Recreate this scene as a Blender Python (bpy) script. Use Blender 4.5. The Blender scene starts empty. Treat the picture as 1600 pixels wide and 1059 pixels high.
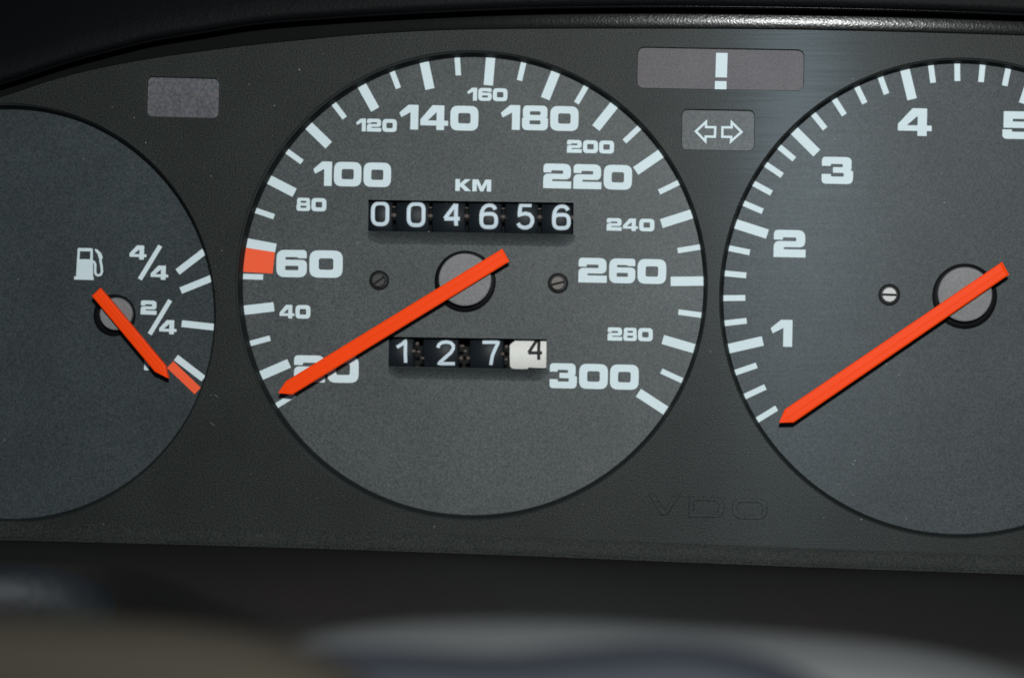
import bpy, math, random
from mathutils import Vector
random.seed(7)
sc = bpy.context.scene
R = math.radians

# ------------------------------------------------------------------ camera, light, exposure
S = 0.00015            # metres per photograph pixel on the face of the panel
D = 0.45               # lens to panel
CX, CZ = (1200-800)*S, (530-560)*S
cam_d = bpy.data.cameras.new('camera')
cam = bpy.data.objects.new('camera', cam_d)
sc.collection.objects.link(cam)
cam.location = (CX, -D, CZ)
cam.rotation_euler = (R(90), 0, 0)
cam_d.sensor_width = 36
cam_d.lens = 36*D/(1600*S)
cam_d.shift_x = -400/1600
cam_d.shift_y = 30/1600
cam_d.clip_start = 0.01
cam_d.clip_end = 20
cam_d.dof.use_dof = True
cam_d.dof.focus_distance = D - 0.0045
cam_d.dof.aperture_fstop = 4.6
sc.camera = cam

w = bpy.data.worlds.new('World'); sc.world = w; w.use_nodes = True
bg = w.node_tree.nodes['Background']
bg.inputs['Color'].default_value = (0.55, 0.75, 1.0, 1)
bg.inputs['Strength'].default_value = 0.05

fl = bpy.data.lights.new('camera_flash', 'SPOT')
flo = bpy.data.objects.new('camera_flash', fl); sc.collection.objects.link(flo)
flo.location = (CX+0.014, -D-0.005, CZ+0.106)
fl.energy = 7.75
fl.color = (0.965, 1.0, 0.985)
fl.shadow_soft_size = 0.011
fl.spot_size = R(84)
fl.spot_blend = 1.0
tgt = Vector(((1060-800)*S, 0, (530-470)*S))
flo.rotation_euler = (tgt - flo.location).to_track_quat('-Z', 'Y').to_euler()

sc.view_settings.view_transform = 'Standard'
sc.view_settings.look = 'None'
sc.view_settings.exposure = 0
sc.view_settings.gamma = 1

# ------------------------------------------------------------------ helpers
def P(x, y, Y=0.0):
    """a point at depth Y behind the panel face that is seen at photograph pixel x, y"""
    k = (D+Y)/D
    return Vector((CX+((x-800)*S-CX)*k, Y, CZ+((530-y)*S-CZ)*k))

def wloc(o):
    v = Vector((0, 0, 0))
    while o is not None:
        v += o.location; o = o.parent
    return v

def link_mesh(name, me, parent=None, mat=None, smooth=False):
    n = len(me.vertices)
    c = Vector((0, 0, 0))
    for v in me.vertices: c += v.co
    c /= max(n, 1)
    for v in me.vertices: v.co -= c
    if mat is not None:
        me.materials.clear(); me.materials.append(mat)
    for p in me.polygons: p.use_smooth = smooth
    o = bpy.data.objects.new(name, me); sc.collection.objects.link(o)
    if parent is not None:
        o.parent = parent; o.location = c - wloc(parent)
    else:
        o.location = c
    return o

def root(name, label, cat, at, group=None):
    o = bpy.data.objects.new(name, None); sc.collection.objects.link(o)
    o.empty_display_size = 0.01
    o.location = at; o['label'] = label; o['category'] = cat
    if group: o['group'] = group
    return o

def mesh(name, verts, faces, parent=None, mat=None, smooth=False):
    me = bpy.data.meshes.new(name)
    me.from_pydata([tuple(v) for v in verts], [], faces); me.update()
    return link_mesh(name, me, parent, mat, smooth)

def flat(name, contours, Y, thick, parent, mat, bevel=0.0, depth_fn=None):
    """solid cut from a sheet: back at depth Y, front at Y - thick; contours in photograph pixels"""
    cu = bpy.data.curves.new(name, 'CURVE'); cu.dimensions = '2D'; cu.fill_mode = 'BOTH'
    k = 1000.0
    for c in contours:
        sp = cu.splines.new('POLY'); sp.points.add(len(c)-1)
        for q, (x, y) in zip(sp.points, c):
            p = P(x, y, Y); q.co = (p.x*k, p.z*k, 0, 1)
        sp.use_cyclic_u = True
    e = max(thick/2-bevel, 1e-6)
    cu.extrude = e*k
    if bevel > 0:
        cu.bevel_depth = bevel*k; cu.bevel_resolution = 1; cu.offset = -bevel*k
    tmp = bpy.data.objects.new('tmp', cu)
    me = bpy.data.meshes.new_from_object(tmp)
    bpy.data.objects.remove(tmp); bpy.data.curves.remove(cu)
    for v in me.vertices:
        x, y, z = v.co
        dep = Y - thick/2 - z/k
        v.co = (x/k, dep, y/k)
        if depth_fn: v.co.y += depth_fn(v.co)
    me.name = name
    return link_mesh(name, me, parent, mat)

def tube(name, lines, rad, Y, parent, mat, flatten=0.25, closed=(), depth_fn=None, res=3):
    """round stroke along pixel polylines, flattened against the surface behind it"""
    cu = bpy.data.curves.new(name, 'CURVE'); cu.dimensions = '3D'
    k = 1000.0
    cu.bevel_depth = rad*S*k; cu.bevel_resolution = res; cu.use_fill_caps = True
    for i, l in enumerate(lines):
        if depth_fn and i not in closed:
            fine = [l[0]]
            for a, b in zip(l, l[1:]):
                n = max(1, int(math.hypot(b[0]-a[0], b[1]-a[1])/2.5))
                fine += [(a[0]+(b[0]-a[0])*k_/n, a[1]+(b[1]-a[1])*k_/n) for k_ in range(1, n+1)]
            l = fine
        elif depth_fn:
            fine = []
            for a, b in zip(l, l[1:]+l[:1]):
                n = max(1, int(math.hypot(b[0]-a[0], b[1]-a[1])/2.5))
                fine += [(a[0]+(b[0]-a[0])*k_/n, a[1]+(b[1]-a[1])*k_/n) for k_ in range(n)]
            l = fine
        sp = cu.splines.new('POLY'); sp.points.add(len(l)-1)
        for q, (x, y) in zip(sp.points, l):
            p = P(x, y, Y); q.co = (p.x*k, p.z*k, 0, 1)
        sp.use_cyclic_u = i in closed
    tmp = bpy.data.objects.new('tmp', cu)
    me = bpy.data.meshes.new_from_object(tmp)
    bpy.data.objects.remove(tmp); bpy.data.curves.remove(cu)
    for v in me.vertices:
        x, y, z = v.co
        v.co = (x/k, Y - z/k*flatten, y/k)
        if depth_fn: v.co.y += depth_fn(v.co)
    return link_mesh(name, me, parent, mat, True)

def rounded(pts, seg=5):
    """polygon of (x, y, corner radius) -> points"""
    out = []; n = len(pts)
    for i in range(n):
        x, y, r = pts[i]
        a = Vector(pts[i-1][:2]); b = Vector((x, y)); c = Vector(pts[(i+1) % n][:2])
        u = a-b; v = c-b; lu, lv = u.length, v.length
        if r <= 0.01 or lu < 1e-6 or lv < 1e-6:
            out.append((x, y)); continue
        u.normalize(); v.normalize()
        ang = math.acos(max(-1, min(1, u.dot(v))))
        if ang < 0.05 or ang > 3.1:
            out.append((x, y)); continue
        t = min(r/math.tan(ang/2), lu*0.5, lv*0.5)
        p0 = b+u*t; p1 = b+v*t
        for s in range(seg+1):                      # quadratic rounding, a little squarer than an arc
            f = s/seg
            h = 0.12
            q = p0*((1-f)**2) + (b*(1+h) - (p0+p1)*0.5*h)*(2*f*(1-f)) + p1*(f*f)
            out.append((q.x, q.y))
    return out

def rect(x0, y0, x1, y1, r, seg=5):
    return rounded([(x0, y0, r), (x1, y0, r), (x1, y1, r), (x0, y1, r)], seg)

def ellipse(cx, cy, rx, ry, n=128):
    return [(cx+rx*math.cos(2*math.pi*i/n), cy+ry*math.sin(2*math.pi*i/n)) for i in range(n)]

def rot(pts, deg, c):
    a = R(deg); ca, sa = math.cos(a), math.sin(a)
    return [(c[0]+(x-c[0])*ca-(y-c[1])*sa, c[1]+(x-c[0])*sa+(y-c[1])*ca) for x, y in pts]

def lathe(name, cx, cy, prof, parent, mat, n=64, smooth=True, ratio=1.0, cap=True):
    """profile of (radius px, depth) round the axis through pixel cx, cy at the first depth; axis along depth"""
    base = P(cx, cy, prof[0][1]); vs = []; fs = []
    for r, Y in prof:
        for i in range(n):
            a = 2*math.pi*i/n
            vs.append((base.x+r*S*math.cos(a), Y, base.z+r*S*ratio*math.sin(a)))
    for j in range(len(prof)-1):
        for i in range(n):
            i2 = (i+1) % n
            fs.append((j*n+i, j*n+i2, (j+1)*n+i2, (j+1)*n+i))
    if cap:
        fs.append(tuple((len(prof)-1)*n+i for i in range(n)))
    me = bpy.data.meshes.new(name); me.from_pydata(vs, [], fs); me.update()
    o = link_mesh(name, me, parent, mat, smooth)
    if cap: me.polygons[-1].use_smooth = False
    return o

def interp(tab, x):
    """smooth curve through (x, y) pairs"""
    n = len(tab)
    if x <= tab[0][0]: i = 0
    elif x >= tab[-1][0]: i = n-2
    else:
        i = max(j for j in range(n-1) if tab[j][0] <= x)
    def slope(j):
        a, b = max(j-1, 0), min(j+1, n-1)
        return (tab[b][1]-tab[a][1])/(tab[b][0]-tab[a][0])
    x0, y0 = tab[i]; x1, y1 = tab[i+1]; h = x1-x0; t = (x-x0)/h
    if t < 0: return y0+slope(i)*(x-x0)
    if t > 1: return y1+slope(i+1)*(x-x1)
    m0, m1 = slope(i)*h, slope(i+1)*h
    return (2*t**3-3*t*t+1)*y0+(t**3-2*t*t+t)*m0+(-2*t**3+3*t*t)*y1+(t**3-t*t)*m1

def loft(name, xs, rowfn, parent, mat, smooth=True):
    """surface through rows of (pixel y, depth) given for each pixel x"""
    vs = []; m = None
    for x in xs:
        row = rowfn(x); m = len(row)
        for y, Y in row: vs.append(P(x, y, Y))
    fs = [(i*m+j, (i+1)*m+j, (i+1)*m+j+1, i*m+j+1) for i in range(len(xs)-1) for j in range(m-1)]
    return mesh(name, vs, fs, parent, mat, smooth)

# ------------------------------------------------------------------ materials
def new_mat(name):
    m = bpy.data.materials.new(name); m.use_nodes = True
    nt = m.node_tree
    return m, nt, nt.nodes['Principled BSDF'], nt.nodes['Material Output']

def node(nt, t, **kw):
    n = nt.nodes.new(t)
    for k, v in kw.items(): setattr(n, k, v)
    return n

def grain_mat(name, col, rough=0.6, spec=0.4, grain=0.25, gscale=4200, bump=0.15, bscale=3500, bdist=0.00012,
              streak=0.0, mottle=0.12, streak_rough=0.33, speck=0.0):
    """moulded or printed surface with fine grain; streak adds a faint bluish sheen standing in for flash haze on the left-out cover lens"""
    m, nt, b, out = new_mat(name)
    L = nt.links.new
    tc = node(nt, 'ShaderNodeTexCoord'); geo = node(nt, 'ShaderNodeNewGeometry')
    pos = geo.outputs['Position']
    n1 = node(nt, 'ShaderNodeTexNoise'); n1.inputs['Scale'].default_value = gscale; n1.inputs['Detail'].default_value = 2
    L(pos, n1.inputs['Vector'])
    n2 = node(nt, 'ShaderNodeTexNoise'); n2.inputs['Scale'].default_value = 60; n2.inputs['Detail'].default_value = 4
    L(pos, n2.inputs['Vector'])
    r1 = node(nt, 'ShaderNodeMapRange'); L(n1.outputs['Fac'], r1.inputs['Value'])
    r1.inputs['From Min'].default_value = 0.3; r1.inputs['From Max'].default_value = 0.7
    r1.inputs['To Min'].default_value = 1-grain; r1.inputs['To Max'].default_value = 1+grain
    r2 = node(nt, 'ShaderNodeMapRange'); L(n2.outputs['Fac'], r2.inputs['Value'])
    r2.inputs['From Min'].default_value = 0.3; r2.inputs['From Max'].default_value = 0.7
    r2.inputs['To Min'].default_value = 1-mottle; r2.inputs['To Max'].default_value = 1+mottle
    mu = node(nt, 'ShaderNodeMath', operation='MULTIPLY'); L(r1.outputs[0], mu.inputs[0]); L(r2.outputs[0], mu.inputs[1])
    vm = node(nt, 'ShaderNodeVectorMath', operation='SCALE'); vm.inputs[0].default_value = col; L(mu.outputs[0], vm.inputs['Scale'])
    cs_ = node(nt, 'ShaderNodeVectorMath', operation='SUBTRACT'); L(n1.outputs['Color'], cs_.inputs[0]); cs_.inputs[1].default_value = (0.5, 0.5, 0.5)
    ca = node(nt, 'ShaderNodeVectorMath', operation='MULTIPLY_ADD'); L(cs_.outputs[0], ca.inputs[0])
    ca.inputs[1].default_value = (grain*1.3,)*3; ca.inputs[2].default_value = (1, 1, 1)
    cm = node(nt, 'ShaderNodeVectorMath', operation='MULTIPLY'); L(vm.outputs[0], cm.inputs[0]); L(ca.outputs[0], cm.inputs[1])
    L(cm.outputs[0], b.inputs['Base Color'])
    b.inputs['Roughness'].default_value = rough
    b.inputs['Specular IOR Level'].default_value = spec
    bt = node(nt, 'ShaderNodeTexNoise'); bt.inputs['Scale'].default_value = bscale; bt.inputs['Detail'].default_value = 3
    L(pos, bt.inputs['Vector'])
    bp = node(nt, 'ShaderNodeBump'); bp.inputs['Strength'].default_value = bump; bp.inputs['Distance'].default_value = bdist
    L(bt.outputs['Fac'], bp.inputs['Height']); L(bp.outputs[0], b.inputs['Normal'])
    if streak > 0:
        g = node(nt, 'ShaderNodeBsdfAnisotropic')  # lens haze put into the surface as a tinted, streaked gloss
        g.inputs['Color'].default_value = (0.62, 0.82, 1.0, 1)
        g.inputs['Roughness'].default_value = streak_rough
        g.inputs['Anisotropy'].default_value = 0.50
        g.inputs['Rotation'].default_value = 0.0
        tv = node(nt, 'ShaderNodeCombineXYZ'); tv.inputs[0].default_value = 1.0
        L(tv.outputs[0], g.inputs['Tangent'])
        mp = node(nt, 'ShaderNodeMapping'); mp.inputs['Scale'].default_value = (45, 45, 2600); L(pos, mp.inputs['Vector'])
        sn = node(nt, 'ShaderNodeTexNoise'); sn.inputs['Scale'].default_value = 1.0; sn.inputs['Detail'].default_value = 3
        L(mp.outputs[0], sn.inputs['Vector'])
        sr = node(nt, 'ShaderNodeMapRange'); L(sn.outputs['Fac'], sr.inputs['Value'])
        sr.inputs['From Min'].default_value = 0.3; sr.inputs['From Max'].default_value = 0.75
        sr.inputs['To Min'].default_value = streak*0.72; sr.inputs['To Max'].default_value = streak*1.32
        mx = node(nt, 'ShaderNodeMixShader'); L(sr.outputs[0], mx.inputs[0]); L(b.outputs[0], mx.inputs[1]); L(g.outputs[0], mx.inputs[2])
        L(mx.outputs[0], out.inputs['Surface'])
    return m

def plain(name, col, rough=0.5, spec=0.4, metal=0.0, grain=0.06):
    m = grain_mat(name, col, rough, spec, grain, 2500, 0.04, 2500, 0.00008, 0, 0.03)
    m.node_tree.nodes['Principled BSDF'].inputs['Metallic'].default_value = metal
    return m

def vinyl(name, col, rough, spec, cell=900, depth=0.0004, strength=0.6):
    """leather-grained vinyl: cell pattern as relief"""
    m, nt, b, out = new_mat(name); L = nt.links.new
    geo = node(nt, 'ShaderNodeNewGeometry')
    b.inputs['Base Color'].default_value = (*col, 1)
    b.inputs['Roughness'].default_value = rough; b.inputs['Specular IOR Level'].default_value = spec
    v = node(nt, 'ShaderNodeTexVoronoi', feature='DISTANCE_TO_EDGE'); v.inputs['Scale'].default_value = cell
    nz = node(nt, 'ShaderNodeTexNoise'); nz.inputs['Scale'].default_value = cell*0.7; nz.inputs['Detail'].default_value = 4
    L(geo.outputs['Position'], v.inputs['Vector']); L(geo.outputs['Position'], nz.inputs['Vector'])
    ad = node(nt, 'ShaderNodeMath', operation='ADD'); L(v.outputs['Distance'], ad.inputs[0]); L(nz.outputs['Fac'], ad.inputs[1])
    bp = node(nt, 'ShaderNodeBump'); bp.inputs['Strength'].default_value = strength; bp.inputs['Distance'].default_value = depth
    L(ad.outputs[0], bp.inputs['Height']); L(bp.outputs[0], b.inputs['Normal'])
    return m

M = {}
M['panel'] = grain_mat('charcoal_panel', (0.0198, 0.0228, 0.0214), 0.5, 0.15, 0.6, 2800, 0.6, 2300, 0.00013, 0.0026, 0.14, 0.27)
M['panel_foot'] = grain_mat('charcoal_panel_foot', (0.0198, 0.0228, 0.0214), 0.6, 0.12, 0.6, 2800, 0.6, 2300, 0.00013)
M['ring'] = grain_mat('black_bezel', (0.0185, 0.0220, 0.0215), 0.7, 0.15, 0.2)
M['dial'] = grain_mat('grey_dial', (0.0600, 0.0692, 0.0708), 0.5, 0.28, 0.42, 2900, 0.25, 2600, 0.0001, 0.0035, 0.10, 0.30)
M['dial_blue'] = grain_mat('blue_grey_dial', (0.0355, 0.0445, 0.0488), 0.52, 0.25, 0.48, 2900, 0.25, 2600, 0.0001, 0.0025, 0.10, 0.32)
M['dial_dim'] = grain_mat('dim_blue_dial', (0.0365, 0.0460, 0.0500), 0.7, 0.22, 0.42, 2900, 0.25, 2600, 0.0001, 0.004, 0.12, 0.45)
M['print'] = plain('white_print', (0.66, 0.77, 0.81), 0.6, 0.2, grain=0.03)
M['print_red'] = plain('orange_print', (0.97, 0.120, 0.042), 0.6, 0.2, grain=0.03)
M['needle'] = plain('orange_plastic', (1.0, 0.064, 0.004), 0.45, 0.10, grain=0.02)
M['cap'] = grain_mat('grey_cap', (0.195, 0.195, 0.20), 0.6, 0.3, 0.16, 2600, 0.3, 2200)
M['black'] = plain('black_plastic', (0.004, 0.0043, 0.0048), 0.6, 0.15)
M['dark_screw'] = plain('blackened_screw', (0.035, 0.034, 0.033), 0.5, 0.5, 0.3)
M['brown_screw'] = plain('brown_screw', (0.085, 0.075, 0.068), 0.45, 0.4, 0.3)
M['bright_screw'] = plain('bright_screw', (0.235, 0.23, 0.235), 0.42, 0.5, 0.3)
M['lens_grey'] = grain_mat('grey_lens', (0.098, 0.097, 0.108), 0.6, 0.3, 0.3, 1500, 0.6, 1300, 0.0002)
M['lens_pink'] = grain_mat('pink_grey_lens', (0.100, 0.088, 0.096), 0.6, 0.3, 0.22, 2400, 0.3, 2200, 0.0001, 0.004, 0.12, 0.45)
M['lens_mid'] = grain_mat('mid_grey_lens', (0.090, 0.095, 0.097), 0.6, 0.3, 0.25, 1900, 0.4, 1600, 0.00015, 0.003)
M['drum'] = plain('black_drum', (0.0085, 0.012, 0.016), 0.5, 0.22)
M['drum_white'] = plain('ivory_drum', (0.74, 0.735, 0.70), 0.5, 0.3)
M['digit'] = plain('white_digit', (0.62, 0.72, 0.80), 0.6, 0.2, grain=0.03)
M['pinion'] = plain('brown_pinion', (0.085, 0.068, 0.060), 0.5, 0.4)
M['strip'] = vinyl('hood_vinyl', (0.007, 0.0075, 0.0072), 0.20, 0.15, 1300, 0.0002, 0.11)
M['brow'] = vinyl('brow_vinyl', (0.0024, 0.0028, 0.0033), 0.6, 0.12, 800, 0.0003, 0.3)
M['ledge'] = vinyl('ledge_vinyl', (0.012, 0.011, 0.0105), 0.6, 0.25, 500, 0.0003, 0.3)
M['cowl'] = plain('grey_cowl', (0.082, 0.086, 0.088), 0.6, 0.3)
M['hubpad'] = plain('navy_pad', (0.026, 0.029, 0.038), 0.6, 0.3)
M['pad'] = vinyl('pad_vinyl', (0.010, 0.013, 0.017), 0.6, 0.4, 300, 0.0006, 0.4)
M['knee'] = plain('olive_trim', (0.040, 0.0345, 0.026), 0.8, 0.2)
M['figure_black'] = plain('black_figure', (0.018, 0.019, 0.021), 0.6, 0.2)
M['dust'] = plain('dust', (0.5, 0.5, 0.48), 0.9, 0.1)

# ------------------------------------------------------------------ lettering
G = {
 '0': (118, [[(0,0,36),(118,0,36),(118,100,36),(0,100,36)], [(33,29,10),(85,29,10),(85,71,10),(33,71,10)]]),
 '1': (80, [[(38,0,2),(80,0,2),(80,100,2),(47,100,2),(47,30,1),(8,51,3),(0,32,3)]]),
 '2': (117, [[(0,36,4),(0,0,32),(115,0,32),(115,63,26),(38,63,5),(36,71,2),(117,71,3),(117,100,3),(0,100,3),(0,41,24),(82,41,5),(82,27,5),(33,27,5),(33,36,2)]]),
 '3': (112, [[(0,34,3),(0,0,32),(106,0,32),(106,44,12),(101,48,2),(112,52,14),(112,100,34),(0,100,34),(0,64,3),(33,64,3),(33,73,5),(79,73,5),(79,59,5),(40,59,2),(40,38,2),(75,38,4),(75,26,4),(32,26,5),(32,34,3)]]),
 '4': (117, [[(50,0,4),(100,0,4),(100,62,1),(117,62,3),(117,82,3),(100,82,1),(100,100,2),(68,100,2),(68,82,1),(0,82,4),(0,58,5)], [(31,62,1),(68,27,1),(68,62,1)]]),
 '5': (111, [[(3,0,3),(106,0,3),(106,27,2),(34,27,3),(34,37,2),(111,37,30),(111,100,34),(0,100,34),(0,66,3),(32,66,3),(32,74,5),(78,74,5),(78,60,5),(3,60,3)]]),
 '6': (108, [[(0,0,34),(107,0,30),(107,30,3),(78,30,3),(73,26,3),(32,26,4),(32,36,4),(108,36,22),(108,100,34),(0,100,34)], [(31,58,5),(78,58,5),(78,74,5),(31,74,5)]]),
 '8': (108, [[(3,0,32),(105,0,32),(105,45,14),(100,48,2),(108,51,14),(108,100,34),(0,100,34),(0,51,14),(8,48,2),(3,45,14)], [(32,23,5),(76,23,5),(76,38,5),(32,38,5)], [(31,60,5),(77,60,5),(77,76,5),(31,76,5)]]),
 'K': (106, [[(0,0,1),(30,0,1),(30,38,0),(64,0,1),(103,0,1),(58,46,0),(107,100,1),(67,100,1),(37,64,0),(30,71,0),(30,100,1),(0,100,1)]]),
 'M': (126, [[(0,0,1),(40,0,1),(63,60,0),(86,0,1),(126,0,1),(126,100,1),(97,100,1),(97,36,0),(73,100,1),(53,100,1),(29,36,0),(29,100,1),(0,100,1)]]),
 'R': (108, [[(0,0,3),(104,0,28),(104,62,22),(84,62,2),(108,100,3),(72,100,3),(52,66,2),(32,66,2),(32,100,3),(0,100,3)], [(32,26,3),(72,26,6),(72,43,6),(32,43,3)]]),
 'V': (112, [[(0,0,2),(21,0,2),(56,76,1),(91,0,2),(112,0,2),(67,100,3),(45,100,3)]]),
 'D': (140, [[(0,0,3),(140,0,44),(140,100,44),(0,100,3)], [(20,20,2),(120,20,28),(120,80,28),(20,80,2)]]),
 'O': (140, [[(0,0,46),(140,0,46),(140,100,46),(0,100,46)], [(20,20,30),(120,20,30),(120,80,30),(20,80,30)]]),
}
def text_contours(txt, box, tilt=1.2, gap=9):
    """lettering fitted to the pixel box (x0, y0, x1, y1)"""
    x0, y0, x1, y1 = box
    tot = sum(G[c][0] for c in txt)+gap*(len(txt)-1)
    kx = (x1-x0)/tot; ky = (y1-y0)/100.0
    cs = []; cur = 0
    ctr = ((x0+x1)/2, (y0+y1)/2)
    for ch in txt:
        wd, cons = G[ch]
        for con in cons:
            pts = rounded([(px, py, r) for px, py, r in con], 5)
            cs.append(rot([(x0+(cur+px)*kx, y0+py*ky) for px, py in pts], tilt, ctr))
        cur += wd+gap
    return cs
DY = 0.0040                     # depth of the dial faces
PRINT = 0.00005
def numeral(txt, box, dial, tilt=1.2, fat=0, mat=None, name='numeral'):
    o = flat(name, text_contours(txt, box, tilt), DY-0.00002, PRINT, dial, mat or M['print'])
    o['label'] = 'white number ' + txt if txt.isdigit() else 'white letters ' + txt
    return o
def tick(cx, cy, ang, r0, r1, wd, dial, mat=None, name='tick_mark'):
    a = R(ang); u = (math.cos(a), math.sin(a)); v = (-u[1], u[0])
    h = wd/2
    pts = [(cx+u[0]*r+v[0]*s, cy+u[1]*r+v[1]*s) for r, s in ((r0, -h), (r1, -h), (r1, h), (r0, h))]
    return flat(name, [pts], DY-0.00002, PRINT, dial, mat or M['print'])
def bar(p, q, wd, dial, mat=None, name='tick_mark'):
    d = Vector((q[0]-p[0], q[1]-p[1])); d.normalize(); n = Vector((-d.y, d.x))*wd/2
    return flat(name, [[(p[0]+n.x, p[1]+n.y), (q[0]+n.x, q[1]+n.y), (q[0]-n.x, q[1]-n.y), (p[0]-n.x, p[1]-n.y)]],
                DY-0.00002, PRINT, dial, mat or M['print'])

# ------------------------------------------------------------------ panel
SP = (737.5, 447, 359.5, 357)          # speedometer: centre and radii of the visible dial
TA = (1500, 467, 368.5, 367)
FU = (12, 491, 319, 319)
EDGE = [(-400,282),(-200,203),(-100,174),(0,152),(80,126),(150,108),(235,92),(320,80),(400,70),(480,62),(562,54.5),(680,48),(800,45.5),(1000,45),(1200,46),(1400,50),(1600,56),(1800,64),(2020,80)]
LIP = [(-400,262),(-200,183),(-100,155),(0,133),(100,101),(170,82),(235,66),(320,52),(400,39.5),(500,31),(600,24.5),(800,15.5),(1000,12.5),(1200,14),(1400,18),(1600,25),(1800,34),(2020,50)]
BOT = [(-400,832),(-200,839),(0,844),(400,854.5),(800,868),(1200,884),(1600,898),(1800,905),(2020,912)]

panel = root('instrument_panel', 'dark charcoal instrument panel with three large round gauge openings and embossed letters', 'instrument panel', P(800, 860, 0.002))
xs = list(range(-380, 1981, 20))
outer = [(x, interp(EDGE, x)-9) for x in xs] + [(x, interp(BOT, x)+6) for x in reversed(xs)]
def hole(c, grow):                      # opening at the front face
    return ellipse(c[0], c[1], c[2]+grow, c[3]+grow, 160)
LAMP_A = rot(rect(232, 123, 344.5, 185, 11), 1.6, (288, 154))
LAMP_B = rot(rect(996.5, 78, 1255.5, 141.5, 13), 1.0, (1126, 110))
LAMP_C = rot(rect(1066, 173.5, 1178.5, 236, 11), 1.0, (1122, 205))
face = flat('panel_face', [outer, hole(SP, 8.6), hole(TA, 7.2), hole(FU, 8.6), LAMP_A, LAMP_B, LAMP_C], 0.0014, 0.0014, panel, M['panel'], 0.00012)
def ring(c):
    vs = []; n = 160; rows = [(13, 0.0005), (10.2, 0.00045), (8.2, 0.0007), (6.5, 0.0013), (2.2, DY-0.0004), (1.2, DY+0.0006)]
    fs = []
    sc_ = 0.72 if c is TA else 0.87
    for g, Y in rows:
        g *= sc_
        for x, y in ellipse(c[0], c[1], c[2]+g, c[3]+g, n):
            vs.append(P(x, y, 0) if Y < 0.001 else P(x, y, DY*0.55))
            vs[-1].y = Y
    for j in range(len(rows)-1):
        for i in range(n):
            i2 = (i+1) % n; fs.append((j*n+i, j*n+i2, (j+1)*n+i2, (j+1)*n+i))
    return mesh('bezel_ring', vs, fs, panel, M['ring'], True)
for c in (SP, TA, FU): ring(c)
for ch, box in (('V', (1013, 772, 1063, 805)), ('D', (1076, 776, 1131, 808.5)), ('O', (1144, 778.5, 1199, 811))):
    flat('embossed_letter', text_contours(ch, box, 1.5), 0.0001, 0.00034, panel, M['panel'], 0.00012)

def foot_rows(x):
    b = interp(BOT, x); rows = []
    for i in range(9):
        t = i/8*R(58)
        rows.append((b-30+30*math.sin(t)/math.sin(R(58)), -0.00004-0.0026*(1-math.cos(t))))
    rows.append((b+1, 0.001))
    return rows
loft('lower_fillet', list(range(-380, 1981, 15)), foot_rows, panel, M['panel_foot'])

# ------------------------------------------------------------------ shared gauge parts
def needle(tail_a, tail_b, tip, sh_a, sh_b, Y, g, mat):
    """solid pointer with a shallow ridge; a/b are its two long sides"""
    th = 0.0013
    lerp = lambda a, b, t: (a[0]+(b[0]-a[0])*t, a[1]+(b[1]-a[1])*t)
    prof = [(0.0, 0.00022), (0.05, 0.00007), (0.12, 0.0), (0.44, -0.00001), (0.475, -0.00005), (0.525, -0.00005), (0.56, -0.00001), (0.88, 0.0), (0.95, 0.00007), (1.0, 0.00022)]
    vs = []; fs = []; m = len(prof)
    mid = lerp(sh_a, sh_b, 0.5)
    for a, b, dy in ((tail_a, tail_b, 0.0003), (lerp(tail_a, sh_a, 0.012), lerp(tail_b, sh_b, 0.012), 0), (sh_a, sh_b, 0),
                     (lerp(lerp(mid, tip, 0.9), lerp(sh_a, tip, 0.9), 1), lerp(sh_b, tip, 0.9), 0.0001), (lerp(sh_a, tip, 0.985), lerp(sh_b, tip, 0.985), 0.0003)):
        for t, d in prof: vs.append(P(*lerp(a, b, t), Y)+Vector((0, max(d, dy) if dy else d, 0)))
    for r in range(4):
        for c in range(m-1):
            fs.append((r*m+c, (r+1)*m+c, (r+1)*m+c+1, r*m+c+1))
    rim = [r*m for r in range(5)]+[4*m+c for c in range(1, m)]+[r*m+m-1 for r in (3, 2, 1, 0)]+[c for c in range(m-2, 0, -1)]
    n0 = len(vs)
    for i in rim:
        p = vs[i].copy(); p.y = Y+th; vs.append(p)
    for k in range(len(rim)):
        k2 = (k+1) % len(rim); fs.append((rim[k], n0+k, n0+k2, rim[k2]))
    fs.append(tuple(n0+k for k in reversed(range(len(rim)))))
    return mesh('needle', vs, fs, g, mat)
def hub(cx, cy, r, g, collar_r, drop):
    """collar on the dial and the grey cap above it; cx, cy is the seat on the dial"""
    o = lathe('hub_collar', cx, cy, [(collar_r, DY), (collar_r, DY-0.0007), (collar_r-0.6, DY-0.0009), (r-2, DY-0.0009)], g, M['black'], 72)
    return o
def cap(x, y, r, g, Y):
    """the cap's front at depth Y is seen at x, y"""
    p = P(x, y, Y); vs = []; fs = []; n = 72
    prof = [(r, DY-0.0026), (r, Y+0.0005), (r-0.5, Y+0.0002), (r-1.4, Y+0.00005), (r-2.6, Y)]
    for rr, YY in prof:
        for i in range(n):
            a = 2*math.pi*i/n
            vs.append((p.x+rr*S*math.cos(a), YY, p.z+rr*S*math.sin(a)))
    for j in range(4):
        for i in range(n):
            i2 = (i+1) % n; fs.append((j*n+i, j*n+i2, (j+1)*n+i2, (j+1)*n+i))
    fs.append(tuple(4*n+i for i in range(n)))
    return mesh('hub_cap', vs, fs, g, M['cap'])
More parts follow.
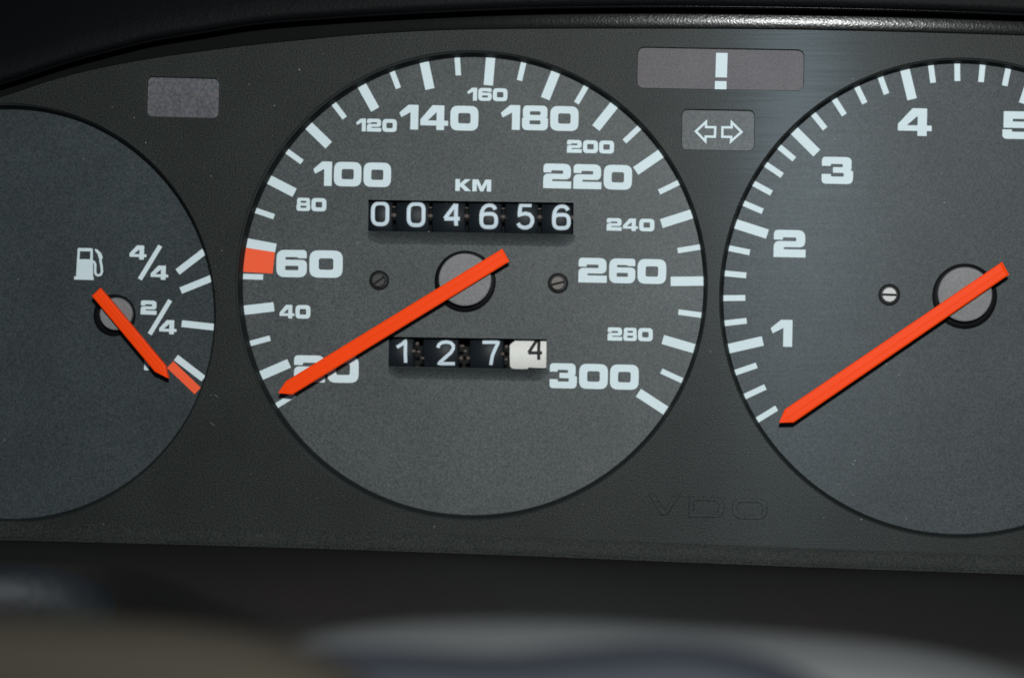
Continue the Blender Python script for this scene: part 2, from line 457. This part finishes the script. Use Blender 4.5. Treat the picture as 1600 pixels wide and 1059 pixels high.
def screw(x, y, r_out, r_in, g, mat, slot_deg, label, slot_w=4.0):
    s = lathe('screw', x, y, [(r_in, DY+0.0002), (r_in, DY-0.0004), (r_in-1.5, DY-0.0007)], g, mat, 40, False)
    s['label'] = label
    c = [(x-r_in*0.93, y-slot_w/2), (x+r_in*0.93, y-slot_w/2), (x+r_in*0.93, y+slot_w/2), (x-r_in*0.93, y+slot_w/2)]
    flat('slot', [rot(c, slot_deg, (x, y))], DY-0.00068, 0.00006, s, M['black'])
    lathe('countersink', x, y, [(r_out+0.3, DY-0.00002), (r_out, DY-0.00007), (r_in+1.2, DY-0.00005), (r_in-0.5, DY+0.0001)], s, M['black'], 40, True, 1.0, False)
    return s

# ------------------------------------------------------------------ speedometer
speedo = root('speedometer', 'large round grey speedometer numbered 20 to 300 in the middle of the panel', 'speedometer', P(737, 447, DY))
W1 = [(576,313),(896.5,317.5),(896,367),(575.5,362)]
W2 = [(608,526.5),(854.5,530.5),(854,578),(607.5,573)]
dial = flat('dial', [ellipse(SP[0], SP[1], SP[2]+7, SP[3]+7, 160), W1, W2], DY+0.0004, 0.0004, speedo, M['dial'])
SC = (737, 444)
def sang(v): return -0.7+(v-260)*0.845
for v in range(10, 301, 10):
    if v % 20 == 0: tick(*SC, sang(v), 311, 362, 14.5, dial)
    else: tick(*SC, sang(v), 326, 362, 8.5, dial)
rb = flat('red_band', [[(377,386.5),(429.5,394.5),(426,428),(375,425)]], DY-0.00008, PRINT, dial, M['print_red'])
for txt, box in (('20',(459.5,556,560.5,598)),('40',(437,477,485,498)),('60',(432,391.5,535.5,434)),('80',(463.5,310,510,330.5)),
                 ('100',(489.5,254,611,292)),('120',(556.5,186.5,620,206.5)),('140',(624,165.5,747.5,204)),('160',(730,138.5,793,158.5)),
                 ('180',(782.5,166,904,204.5)),('200',(886,220,959.5,240)),('220',(849,257.5,987.5,296)),('240',(948,342,1022.5,361.5)),
                 ('260',(904,404.5,1041,443)),('280',(949.5,512.5,1020,533)),('300',(859,569,998,608)),('KM',(711.5,281,767.5,299.5))):
    numeral(txt, box, dial, 1.2 if txt not in ('60','20','40') else 0.8)
hub(727.3, 440, 41.5, speedo, 48, 0)
cap(726, 437.5, 41.3, speedo, 0.0006)
needle((784.5,389), (795.5,409), (434,614.5), (446,596), (456,617), -0.0010, speedo, M['needle'])
screw(592.5, 438.5, 15.5, 11, speedo, M['dark_screw'], -35, 'blackened slotted screw', 3)
screw(872, 443, 16, 11.3, speedo, M['brown_screw'], -14, 'brownish slotted screw', 3.5)
def lip(win, drop):
    """edge of the dial pressed outward below a counter window"""
    (x0, y0), (x1, y1) = win[3], win[2]
    nu, nv = 40, 10; H = 0.0025; vs = []; fs = []
    for i in range(nu+1):
        s = i/nu; x = x0-3+(x1-x0+6)*s; yb = y0+(y1-y0)*s
        e = min(1, (x-x0+3)/24, (x1+3-x)/24); e = max(0, e); e = e*e*(3-2*e)
        for j in range(nv+1):
            t = j/nv
            h = H*e*(1-t)**2
            p = P(x, yb+0.3+drop*t, DY-0.0003-0.00004); p.y = DY+0.00005-h
            vs.append(p)
    for i in range(nu):
        for j in range(nv):
            a = i*(nv+1)+j; fs.append((a, a+nv+1, a+nv+2, a+1))
    n = len(vs)                                   # the thickness of the pressed edge, down into the window
    for i in range(nu+1):
        p = vs[i*(nv+1)].copy(); vs.append(p.copy()); p.y = DY+0.0004; vs.append(p)
    for i in range(nu):
        fs.append((n+2*i, n+2*i+1, n+2*i+3, n+2*i+2))
    return mesh('window_lip', vs, fs, speedo, M['dial'], True)
lip(W1, 22); lip(W2, 21)

# ------------------------------------------------------------------ counters
def arc_rect(x0, y0, x1, y1, r): return rect(x0, y0, x1, y1, r, 6)
DG = {
 '0': ([arc_rect(0,0,70,100,34)], (0,)),
 '6': ([arc_rect(0,40,70,100,30), [(66,20),(60,9),(50,2),(36,0),(22,3),(10,13),(3,28),(0,46),(0,70)]], (0,)),
 '4': ([[(54,0),(54,100)],[(50,2),(2,68)],[(0,69),(72,69)]], ()),
 '5': ([[(64,0),(12,0),(7,47),(20,40),(36,37),(56,42),(68,57),(69,74),(60,91),(42,99),(24,99),(8,92),(1,80)]], ()),
 '1': ([[(0,30),(20,16),(34,0),(34,100)]], ()),
 '2': ([[(0,26),(4,12),(16,3),(35,0),(54,4),(66,16),(66,30),(56,48),(2,98),(72,98)]], ()),
 '7': ([[(0,0),(70,0),(56,30),(44,60),(36,100)]], ()),
}
DRUM_R = 0.0080
def counter(name, label, win, drums, digits, rad, pins, last_white=None):
    (xa, ya), (xb, yb), (xc, yc), (xd, yd) = win
    t = root(name, label, 'mileage counter', P((xa+xb)/2, (ya+yd)/2, DY+0.003))
    # open-fronted dark tray behind the window
    vs = []; fs = []
    for Y in (DY+0.0003, DY+0.009):
        for (x, y), (ox, oy) in zip(win, ((-3,-3),(3,-3),(3,3),(-3,3))):
            p = P(x+ox, y+oy, DY); p.y = Y; vs.append(p)
    fs = [(0,1,5,4), (1,2,6,5), (2,3,7,6), (3,0,4,7), (4,5,6,7)]
    mesh('tray', vs, fs, t, M['black'])
    FY = DY+0.0016                                   # front of the drums
    for (x0, x1), dg in zip(drums, digits):
        ym = ya+(yb-ya)*((x0+x1)/2-xa)/(xb-xa)+(yd-ya)*0.5
        c = P((x0+x1)/2, ym, FY)
        def sag(z, c=c):
            dz = min(abs(z-c.z), DRUM_R*0.999)
            return DRUM_R-math.sqrt(DRUM_R**2-dz*dz)
        vs = []; fs = []; n = 20; hw = (x1-x0)*S/2
        prof = [(-hw, -0.0004), (-hw+0.0003, 0), (hw-0.0003, 0), (hw, -0.0004), (hw, -0.0012), (-hw, -0.0012)]
        for dx, dr in prof:
            for i in range(n+1):
                a = R(-38+76*i/n)
                vs.append((c.x+dx, FY+DRUM_R-(DRUM_R+dr)*math.cos(a), c.z+(DRUM_R+dr)*math.sin(a)))
        m = n+1
        for j in range(len(prof)-1):
            for i in range(n):
                fs.append((j*m+i, j*m+i+1, (j+1)*m+i+1, (j+1)*m+i))
        wh = mesh('number_wheel', vs, fs, t, M['drum'], True)
        ch, bx = dg
        white = last_white is not None and dg is digits[-1]
        if white:
            wh['label'] = 'wheel with a worn ivory face and a black figure'
            N = 26
            top = last_white
            # ivory face cut to its worn outline, wrapped on the drum
            cols = sorted({x for x, _, _ in top}); vs = []; fs = []
            for k, (x, yt, ybm) in enumerate(top):
                for i in range(N+1):
                    y = yt+(ybm-yt)*i/N
                    p = P(x, y, FY-0.0001); p.y = FY-0.00012+sag(p.z); vs.append(p)
            for k in range(len(top)-1):
                for i in range(N):
                    a = k*(N+1)+i; fs.append((a, a+N+1, a+N+2, a+1))
            mesh('wheel_face', vs, fs, wh, M['drum_white'], True)
        lines, closed = DG[ch]
        bx0, by0, bx1, by1 = bx
        wd = 36 if ch == '1' else 70
        L2 = [[(bx0+rad+px/wd*(bx1-bx0-2*rad), by0+rad+py/100*(by1-by0-2*rad)) for px, py in l] for l in lines]
        yoff = FY-0.0002
        o = tube('digit', L2, rad*0.85 if white else rad, yoff, wh, M['figure_black'] if white else M['digit'], 0.12, closed, lambda co: sag(co.z), 2)
        o['label'] = ('black' if white else 'white') + ' figure ' + ch
    for (px, py, r, wdt) in pins:                    # carry pinions glimpsed between the wheels
        c = P(px, py, FY+0.0001); n = 14; vs = []; fs = []
        for dx, rr in ((-wdt, r*0.55), (-wdt*0.6, r), (wdt*0.6, r), (wdt, r*0.55)):
            for i in range(n):
                a = 2*math.pi*i/n
                vs.append((c.x+dx*S, c.y+rr*S*math.cos(a), c.z+rr*S*math.sin(a)))
        for j in range(3):
            for i in range(n):
                i2 = (i+1) % n; fs.append((j*n+i, j*n+i2, (j+1)*n+i2, (j+1)*n+i))
        fs.append(tuple(reversed(range(n)))); fs.append(tuple(3*n+i for i in range(n)))
        mesh('pinion', vs, fs, t, M['pinion'], True)
    return t
counter('odometer', 'six wheel odometer reading 004656 in the upper window under the letters KM', W1,
        [(573,613.5),(617.5,670.5),(674.5,727),(731,784),(788,841),(845,894)],
        [('0',(579,314.5,608.5,354.5)),('0',(635,315.5,665,356)),('4',(691,315.5,721,356.5)),('6',(748.5,317.5,778.5,359)),('5',(805.5,317.5,835.5,360)),('6',(862,319,892,360.5))],
        3.4, [(x, y+dy, r, wd) for x, y in ((615.3,337),(672.3,338),(729,338.5),(786,339.5),(843,340)) for dy, r, wd in ((0,3.6,4.2),(-13,1.3,3))]+[(894.5,340.5,4,2.5)])
counter('trip_meter', 'four wheel trip meter reading 1274 with a white last wheel below the needle hub', W2,
        [(600,646.5),(660,716.5),(733,787),(796,854)],
        [('1',(617,529.5,637,570)),('2',(681,531.5,712.5,572.5)),('7',(750.5,532,781.5,573.5)),('4',(822.5,524.5,849.5,565.5))],
        3.0, [(652,537.5,3.4,3),(646,549,3,4),(654,550,2.4,3),(720.5,560,3.6,3.4),(731.5,560,3.2,3),(727,549,2.6,3),(722,541,2.2,4),(791.5,542,3.2,3),(785.5,553.5,3,3),(791,562,2.6,3),(660,560,2.2,3)],
        [(796.5,539,573),(799,537,575.5),(801.5,535,576.5),(803.5,533.5,576.5),(805,531,576.5),(811,530,576.8),(814,529.5,577),(824,529.7,576.5),(825,529.7,574.5),(846,530.3,575.5),(851,531,575.5),(853.3,533.5,574.5),(854,537,572.5)])

# ------------------------------------------------------------------ tachometer
tacho = root('tachometer', 'large grey rev counter numbered 1 to 5 at the right edge of the panel', 'tachometer', P(1500, 467, DY))
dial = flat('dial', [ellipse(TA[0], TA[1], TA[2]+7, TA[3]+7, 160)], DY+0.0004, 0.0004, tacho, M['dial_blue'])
TC = (1500, 463)
for a in (-192.8, -162.2, -135.1, -103.7, -71.7, -40.3): tick(*TC, a, 316, 373, 15, dial)
for a in (-211.4, -205.0, -198.8, -186.6, -180.5, -174.5, -168.3, -156.8, -151.4, -145.9, -140.5, -128.9, -122.6, -116.3, -110.0,
          -97.2, -90.7, -84.4, -78.0, -65.4, -59.1, -52.8, -46.5):
    tick(*TC, a, 335.5, 373, 9, dial)
for txt, box in (('1',(1204,500,1238,542)),('2',(1209,360,1259,402.5)),('3',(1284,246,1333,288)),('4',(1403,170,1456,213)),('5',(1566.5,175,1618,218))):
    numeral(txt, box, dial, 1.2)
hub(1507, 463, 43.5, tacho, 51, 0)
cap(1508, 460.3, 42.8, tacho, 0.0006)
needle((1566,409.5), (1577,429.5), (1217,661), (1226,640), (1240,660.5), -0.0010, tacho, M['needle'])
screw(1389.5, 461, 17, 12.2, tacho, M['bright_screw'], 2, 'bright slotted screw', 3.6)

# ------------------------------------------------------------------ fuel gauge
fuel = root('fuel_gauge', 'dim grey fuel gauge with pump symbol, cut off by the left edge', 'fuel gauge', P(12, 491, DY))
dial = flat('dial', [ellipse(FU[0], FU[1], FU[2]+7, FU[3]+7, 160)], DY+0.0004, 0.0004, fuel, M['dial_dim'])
bar((277.5,425.5), (319,393.5), 10.5, dial); bar((282.5,454.5), (331,435), 10.5, dial)
bar((284,506), (334,511.5), 10.5, dial); bar((275,559), (318,592), 10.5, dial)
o = bar((266,570), (309,611), 14, dial, M['print_red'], 'red_band')
for txt, box in (('4',(202.5,384,229,406)),('4',(235.5,415.5,263,437.5)),('2',(220,470,245,492)),('4',(249,500.5,276,522.5)),('R',(225.5,557.5,251,579))):
    numeral(txt, box, dial, 1.8)
bar((250.5,384.5), (218.5,437), 7, dial, None, 'fraction_bar'); bar((266,469.5), (234,522.5), 7, dial, None, 'fraction_bar')
pump = [rounded([(121.5,388,3),(145,388.3,3),(145.5,432.5,0.5),(146.5,433,0.5),(146.5,438,1),(116,437.3,1),(116,432.5,0.5),(119,432,0.5)]),
        [(125,393),(141.5,393.3),(141,405.7),(124.3,405.4)]]
ps = flat('pump_symbol', pump, DY-0.00002, PRINT, dial, M['print']); ps['label'] = 'white fuel pump symbol'
hose = [(144.5,409.3),(147,410),(148.7,413.5),(148.5,426),(150,429.5),(153.5,431),(157.5,429.5),(159.2,425),(158.5,416),(156.8,408),(158,402.5)]
tube('hose', [hose], 2.1, DY-0.00004, ps, M['print'], 0.12)
flat('nozzle', [rounded([(148,389.5,0.5),(152.5,390.5,3),(158.5,396.5,3),(160.8,403.5,1.5),(157,407,1),(154.5,404,1),(152.8,397.5,2),(149,393,1)])], DY-0.00003, 0.00007, ps, M['print'])
hub(180, 492.6, 26, fuel, 32.5, 0)
cap(180.5, 491.0, 25.7, fuel, 0.0006)
needle((156,450), (142.5,462.5), (262.5,591.5), (257.5,571), (241.5,581.5), -0.0010, fuel, M['needle'])

# ------------------------------------------------------------------ indicator lights
def lamp(label, contour, mat, at):
    t = root('indicator_light', label, 'indicator light', P(*at, 0.0012), 'indicator lights in the panel face')
    c = Vector((sum(x for x, _ in contour)/len(contour), sum(y for _, y in contour)/len(contour)))
    big = [((x-c.x)*1.02+c.x, (y-c.y)*1.04+c.y) for x, y in contour]
    l = flat('lamp_lens', [big], 0.0013, 0.0004, t, mat)
    return t, l
LYF = 0.0009
lamp('small blank grey indicator window above the fuel gauge', LAMP_A, M['lens_grey'], (288, 154))
t, l = lamp('wide pinkish indicator window with a white exclamation mark', LAMP_B, M['lens_pink'], (1126, 110))
b = flat('exclamation_mark', [[(1119,83.5),(1137,83.8),(1135.8,122),(1117.8,121.6)], [(1117.3,127.5),(1135.3,127.9),(1135,141.2),(1116.8,141)]], LYF-0.00002, PRINT, t, M['print'])
t, l = lamp('small grey indicator window with two outlined turn signal arrows', LAMP_C, M['lens_mid'], (1122, 205))
for pts, lab in (([(1087.5,206),(1103,191.5),(1103,199.5),(1117.5,199.7),(1117,214.3),(1102.5,214),(1102,221)], 'outlined arrow pointing left'),
                 ([(1158.5,207),(1143.5,192.2),(1143.3,200),(1129,199.8),(1128.6,214.4),(1142.8,214.7),(1142.3,221.3)], 'outlined arrow pointing right')):
    c = Vector((sum(p[0] for p in pts)/7, sum(p[1] for p in pts)/7))
    n = len(pts); cen = []
    def off(d):
        out = []
        area = sum(pts[i][0]*pts[(i+1) % n][1]-pts[(i+1) % n][0]*pts[i][1] for i in range(n))
        sg = 1 if area > 0 else -1
        for i in range(n):
            a, b_, c_ = Vector(pts[i-1]), Vector(pts[i]), Vector(pts[(i+1) % n])
            e1 = (b_-a).normalized(); e2 = (c_-b_).normalized()
            n1 = Vector((e1.y, -e1.x))*sg; n2 = Vector((e2.y, -e2.x))*sg
            m = (n1+n2).normalized(); k = d/max(0.35, m.dot(n1))
            out.append((b_.x+m.x*k, b_.y+m.y*k))
        return out
    a = flat('arrow', [off(1.9), off(-1.7)], LYF-0.00002, PRINT, t, M['print']); a['label'] = lab

# ------------------------------------------------------------------ hood above
hood = root('dashboard_hood', 'black grained vinyl hood curving over the top of the instrument panel', 'dashboard hood', P(800, 20, -0.005))
hx = list(range(-400, 2001, 8))
def strip_rows(x):
    e = interp(EDGE, x); l = interp(LIP, x); s = l+9
    dz = (e-s)*S; rows = [(e+1.0, 0.0006), (e+0.5, -0.0002)]; Y = -0.0004
    for i in range(13):                       # gently rounded: leaning forward below, upright at the top
        t = i/12
        if i: Y -= dz/12*math.tan(R(15*(1-t)**1.3-2))
        rows.append((e+(s-e)*t, Y))
    rows.append((s-1, Y+0.004))
    return rows
loft('hood_lining', hx, strip_rows, hood, M['strip'])
M['edge'] = vinyl('brow_edge_vinyl', (0.004, 0.0042, 0.0045), 0.20, 0.12, 1300, 0.0002, 0.12)
def edge_rows(x):
    e = interp(LIP, x)
    rows = [(e+9.5, 0.0), (e+8.5, 0.004), (e+1.2, 0.004), (e+0.8, -0.0060)]
    for i in range(1, 9):
        t = i/8*R(95)
        rows.append((e+0.8-3.2*(1-math.cos(t)), -0.0060-0.0005*math.sin(t)))
    rows.append((e-3.0, -0.0055))
    return rows
loft('brow_edge', hx, edge_rows, hood, M['edge'])
def brow_rows(x):
    e = interp(LIP, x)
    return [(e-2.2, -0.0056), (e-3, -0.0066), (e-7, -0.0074), (e-16, -0.0078), (e-40, -0.0072), (e-80, -0.005), (e-160, 0.001), (e-320, 0.013)]
loft('hood_brow', hx, brow_rows, hood, M['brow'])

# ------------------------------------------------------------------ below: ledge, column cowl, wheel pad, trim
ledge = root('dashboard_ledge', 'dark plain ledge running along the bottom of the instrument panel', 'dashboard ledge', P(800, 870, -0.05))
def ledge_rows(x):
    b = interp(BOT, x); rows = []
    base = P(x, b, -0.0001)
    out = [(b-0.5, 0.0008)]
    f = max(0, min(1, (x-150)/300)); f = f*f*(3-2*f)
    front = 0.046+(0.125-0.046)*f
    for q in (0.002, 0.08, 0.24, 0.4, 0.56, 0.72, 0.88, 1.0):
        Y = -front*q
        k = D/(D+Y); out.append((560+(b-560)*k+(-Y)*60, Y))
    out += [(1130, -front), (1250, -front+0.008)]
    return out
loft('ledge_top', list(range(-400, 2001, 40)), ledge_rows, ledge, M['ledge'])

def bulge(name, label, cat, top, Y, rad, mat, x0, x1, part, lean=1.0, amax=80, back=None):
    """rounded body along x whose crest is seen along the curve top"""
    t = root(name, label, cat, P((x0+x1)/2, 1060, Y))
    def rows(x):
        y = interp(top, x); out = []
        yb = back(x) if back else 0.0
        for i in range(17):
            a = R(-70+(amax+70)*i/16)         # from behind the crest, over the front, to the underside
            out.append((y+(1-math.cos(a))*rad, Y+yb+rad*S*math.sin(-a)*lean))
        out.append((out[-1][0]+rad*1.5, out[-1][1]+0.004))
        return out
    loft(part, list(range(x0, x1+1, 12)), rows, t, mat)
    return t
def pad_back(x):
    t = max(0, min(0.998, (x+220)/430))
    return 0.030*(1-math.sqrt(1-t*t))
bulge('padded_trim', 'blurred glossy blue-grey trim edge at the lower left under the fuel gauge', 'dashboard trim',
      [(-200,880),(0,881),(60,883),(110,892),(160,913),(212,950)], -0.064, 58, M['pad'], -200, 212, 'trim_skin', 0.65, 150, pad_back)
bulge('steering_column_cowl', 'blurred pale grey curved steering column cowl at the bottom right', 'column cowl',
      [(380,1075),(450,1010),(520,985),(620,972),(750,967),(900,969),(1050,978),(1200,987),(1330,998),(1450,1014),(1530,1032),(1600,1055),(1700,1100)], -0.125, 90, M['cowl'], 380, 1700, 'cowl_shell')
bulge('steering_wheel_pad', 'blurred dark navy steering wheel pad in front of the pale cowl', 'steering wheel',
      [(380,1030),(450,1014),(600,1012),(780,1018),(900,1010),(1030,1002),(1130,1010),(1220,1035),(1300,1075),(1400,1140)], -0.15, 90, M['hubpad'], 380, 1400, 'pad_cover')
bulge('lower_trim', 'blurred olive brown lower trim in the bottom left corner', 'dashboard trim',
      [(-200,955),(0,958),(150,965),(300,975),(420,995),(520,1030),(600,1075)], -0.16, 110, M['knee'], -200, 600, 'trim_cover')

# ------------------------------------------------------------------ dust
vs = []; fs = []
def inside(c, x, y, g): return ((x-c[0])/(c[2]+g))**2+((y-c[1])/(c[3]+g))**2 < 1
for _ in range(230):
    x = random.uniform(0, 1600); y = random.uniform(60, 880)
    if y < interp(EDGE, x)+4 or y > interp(BOT, x)-4: continue
    Y = -0.00003
    for c in (SP, TA, FU):
        if inside(c, x, y, 10): Y = DY-0.00006 if inside(c, x, y, -12) else None
    if Y is None: continue
    r = random.choice((0.35, 0.4, 0.5, 0.6, 0.9)); n0 = len(vs); a0 = random.random()*6
    for k in range(4):
        p = P(x+r*math.cos(a0+k*1.57)*random.uniform(.5, 1.3), y+r*math.sin(a0+k*1.57)*random.uniform(.5, 1.3), Y); vs.append(p)
    p = P(x, y, Y-0.00006); vs.append(p)
    for k in range(4): fs.append((n0+k, n0+(k+1) % 4, n0+4))
for _ in range(16):                             # lint fibres
    x = random.uniform(150, 1550); y = random.uniform(120, 830)
    if any(inside(c, x, y, 22) and not inside(c, x, y, -22) for c in (SP, TA, FU)): continue
    Y = DY-0.00008 if any(inside(c, x, y, -22) for c in (SP, TA, FU)) else -0.00005
    a = random.uniform(0, 6.3); da = random.uniform(-0.25, 0.25); pts = [(x, y)]
    for k in range(6):
        a += da; pts.append((pts[-1][0]+1.5*math.cos(a), pts[-1][1]+1.5*math.sin(a)))
    n0 = len(vs)
    for qx, qy in pts:
        vs.append(P(qx, qy-0.13, Y)); vs.append(P(qx+0.05, qy+0.13, Y))
    for k in range(6): fs.append((n0+2*k, n0+2*k+1, n0+2*k+3, n0+2*k+2))
d = mesh('dust', vs, fs, None, M['dust']); d['kind'] = 'stuff'; d['label'] = 'tiny pale dust specks scattered over the panel and dials'
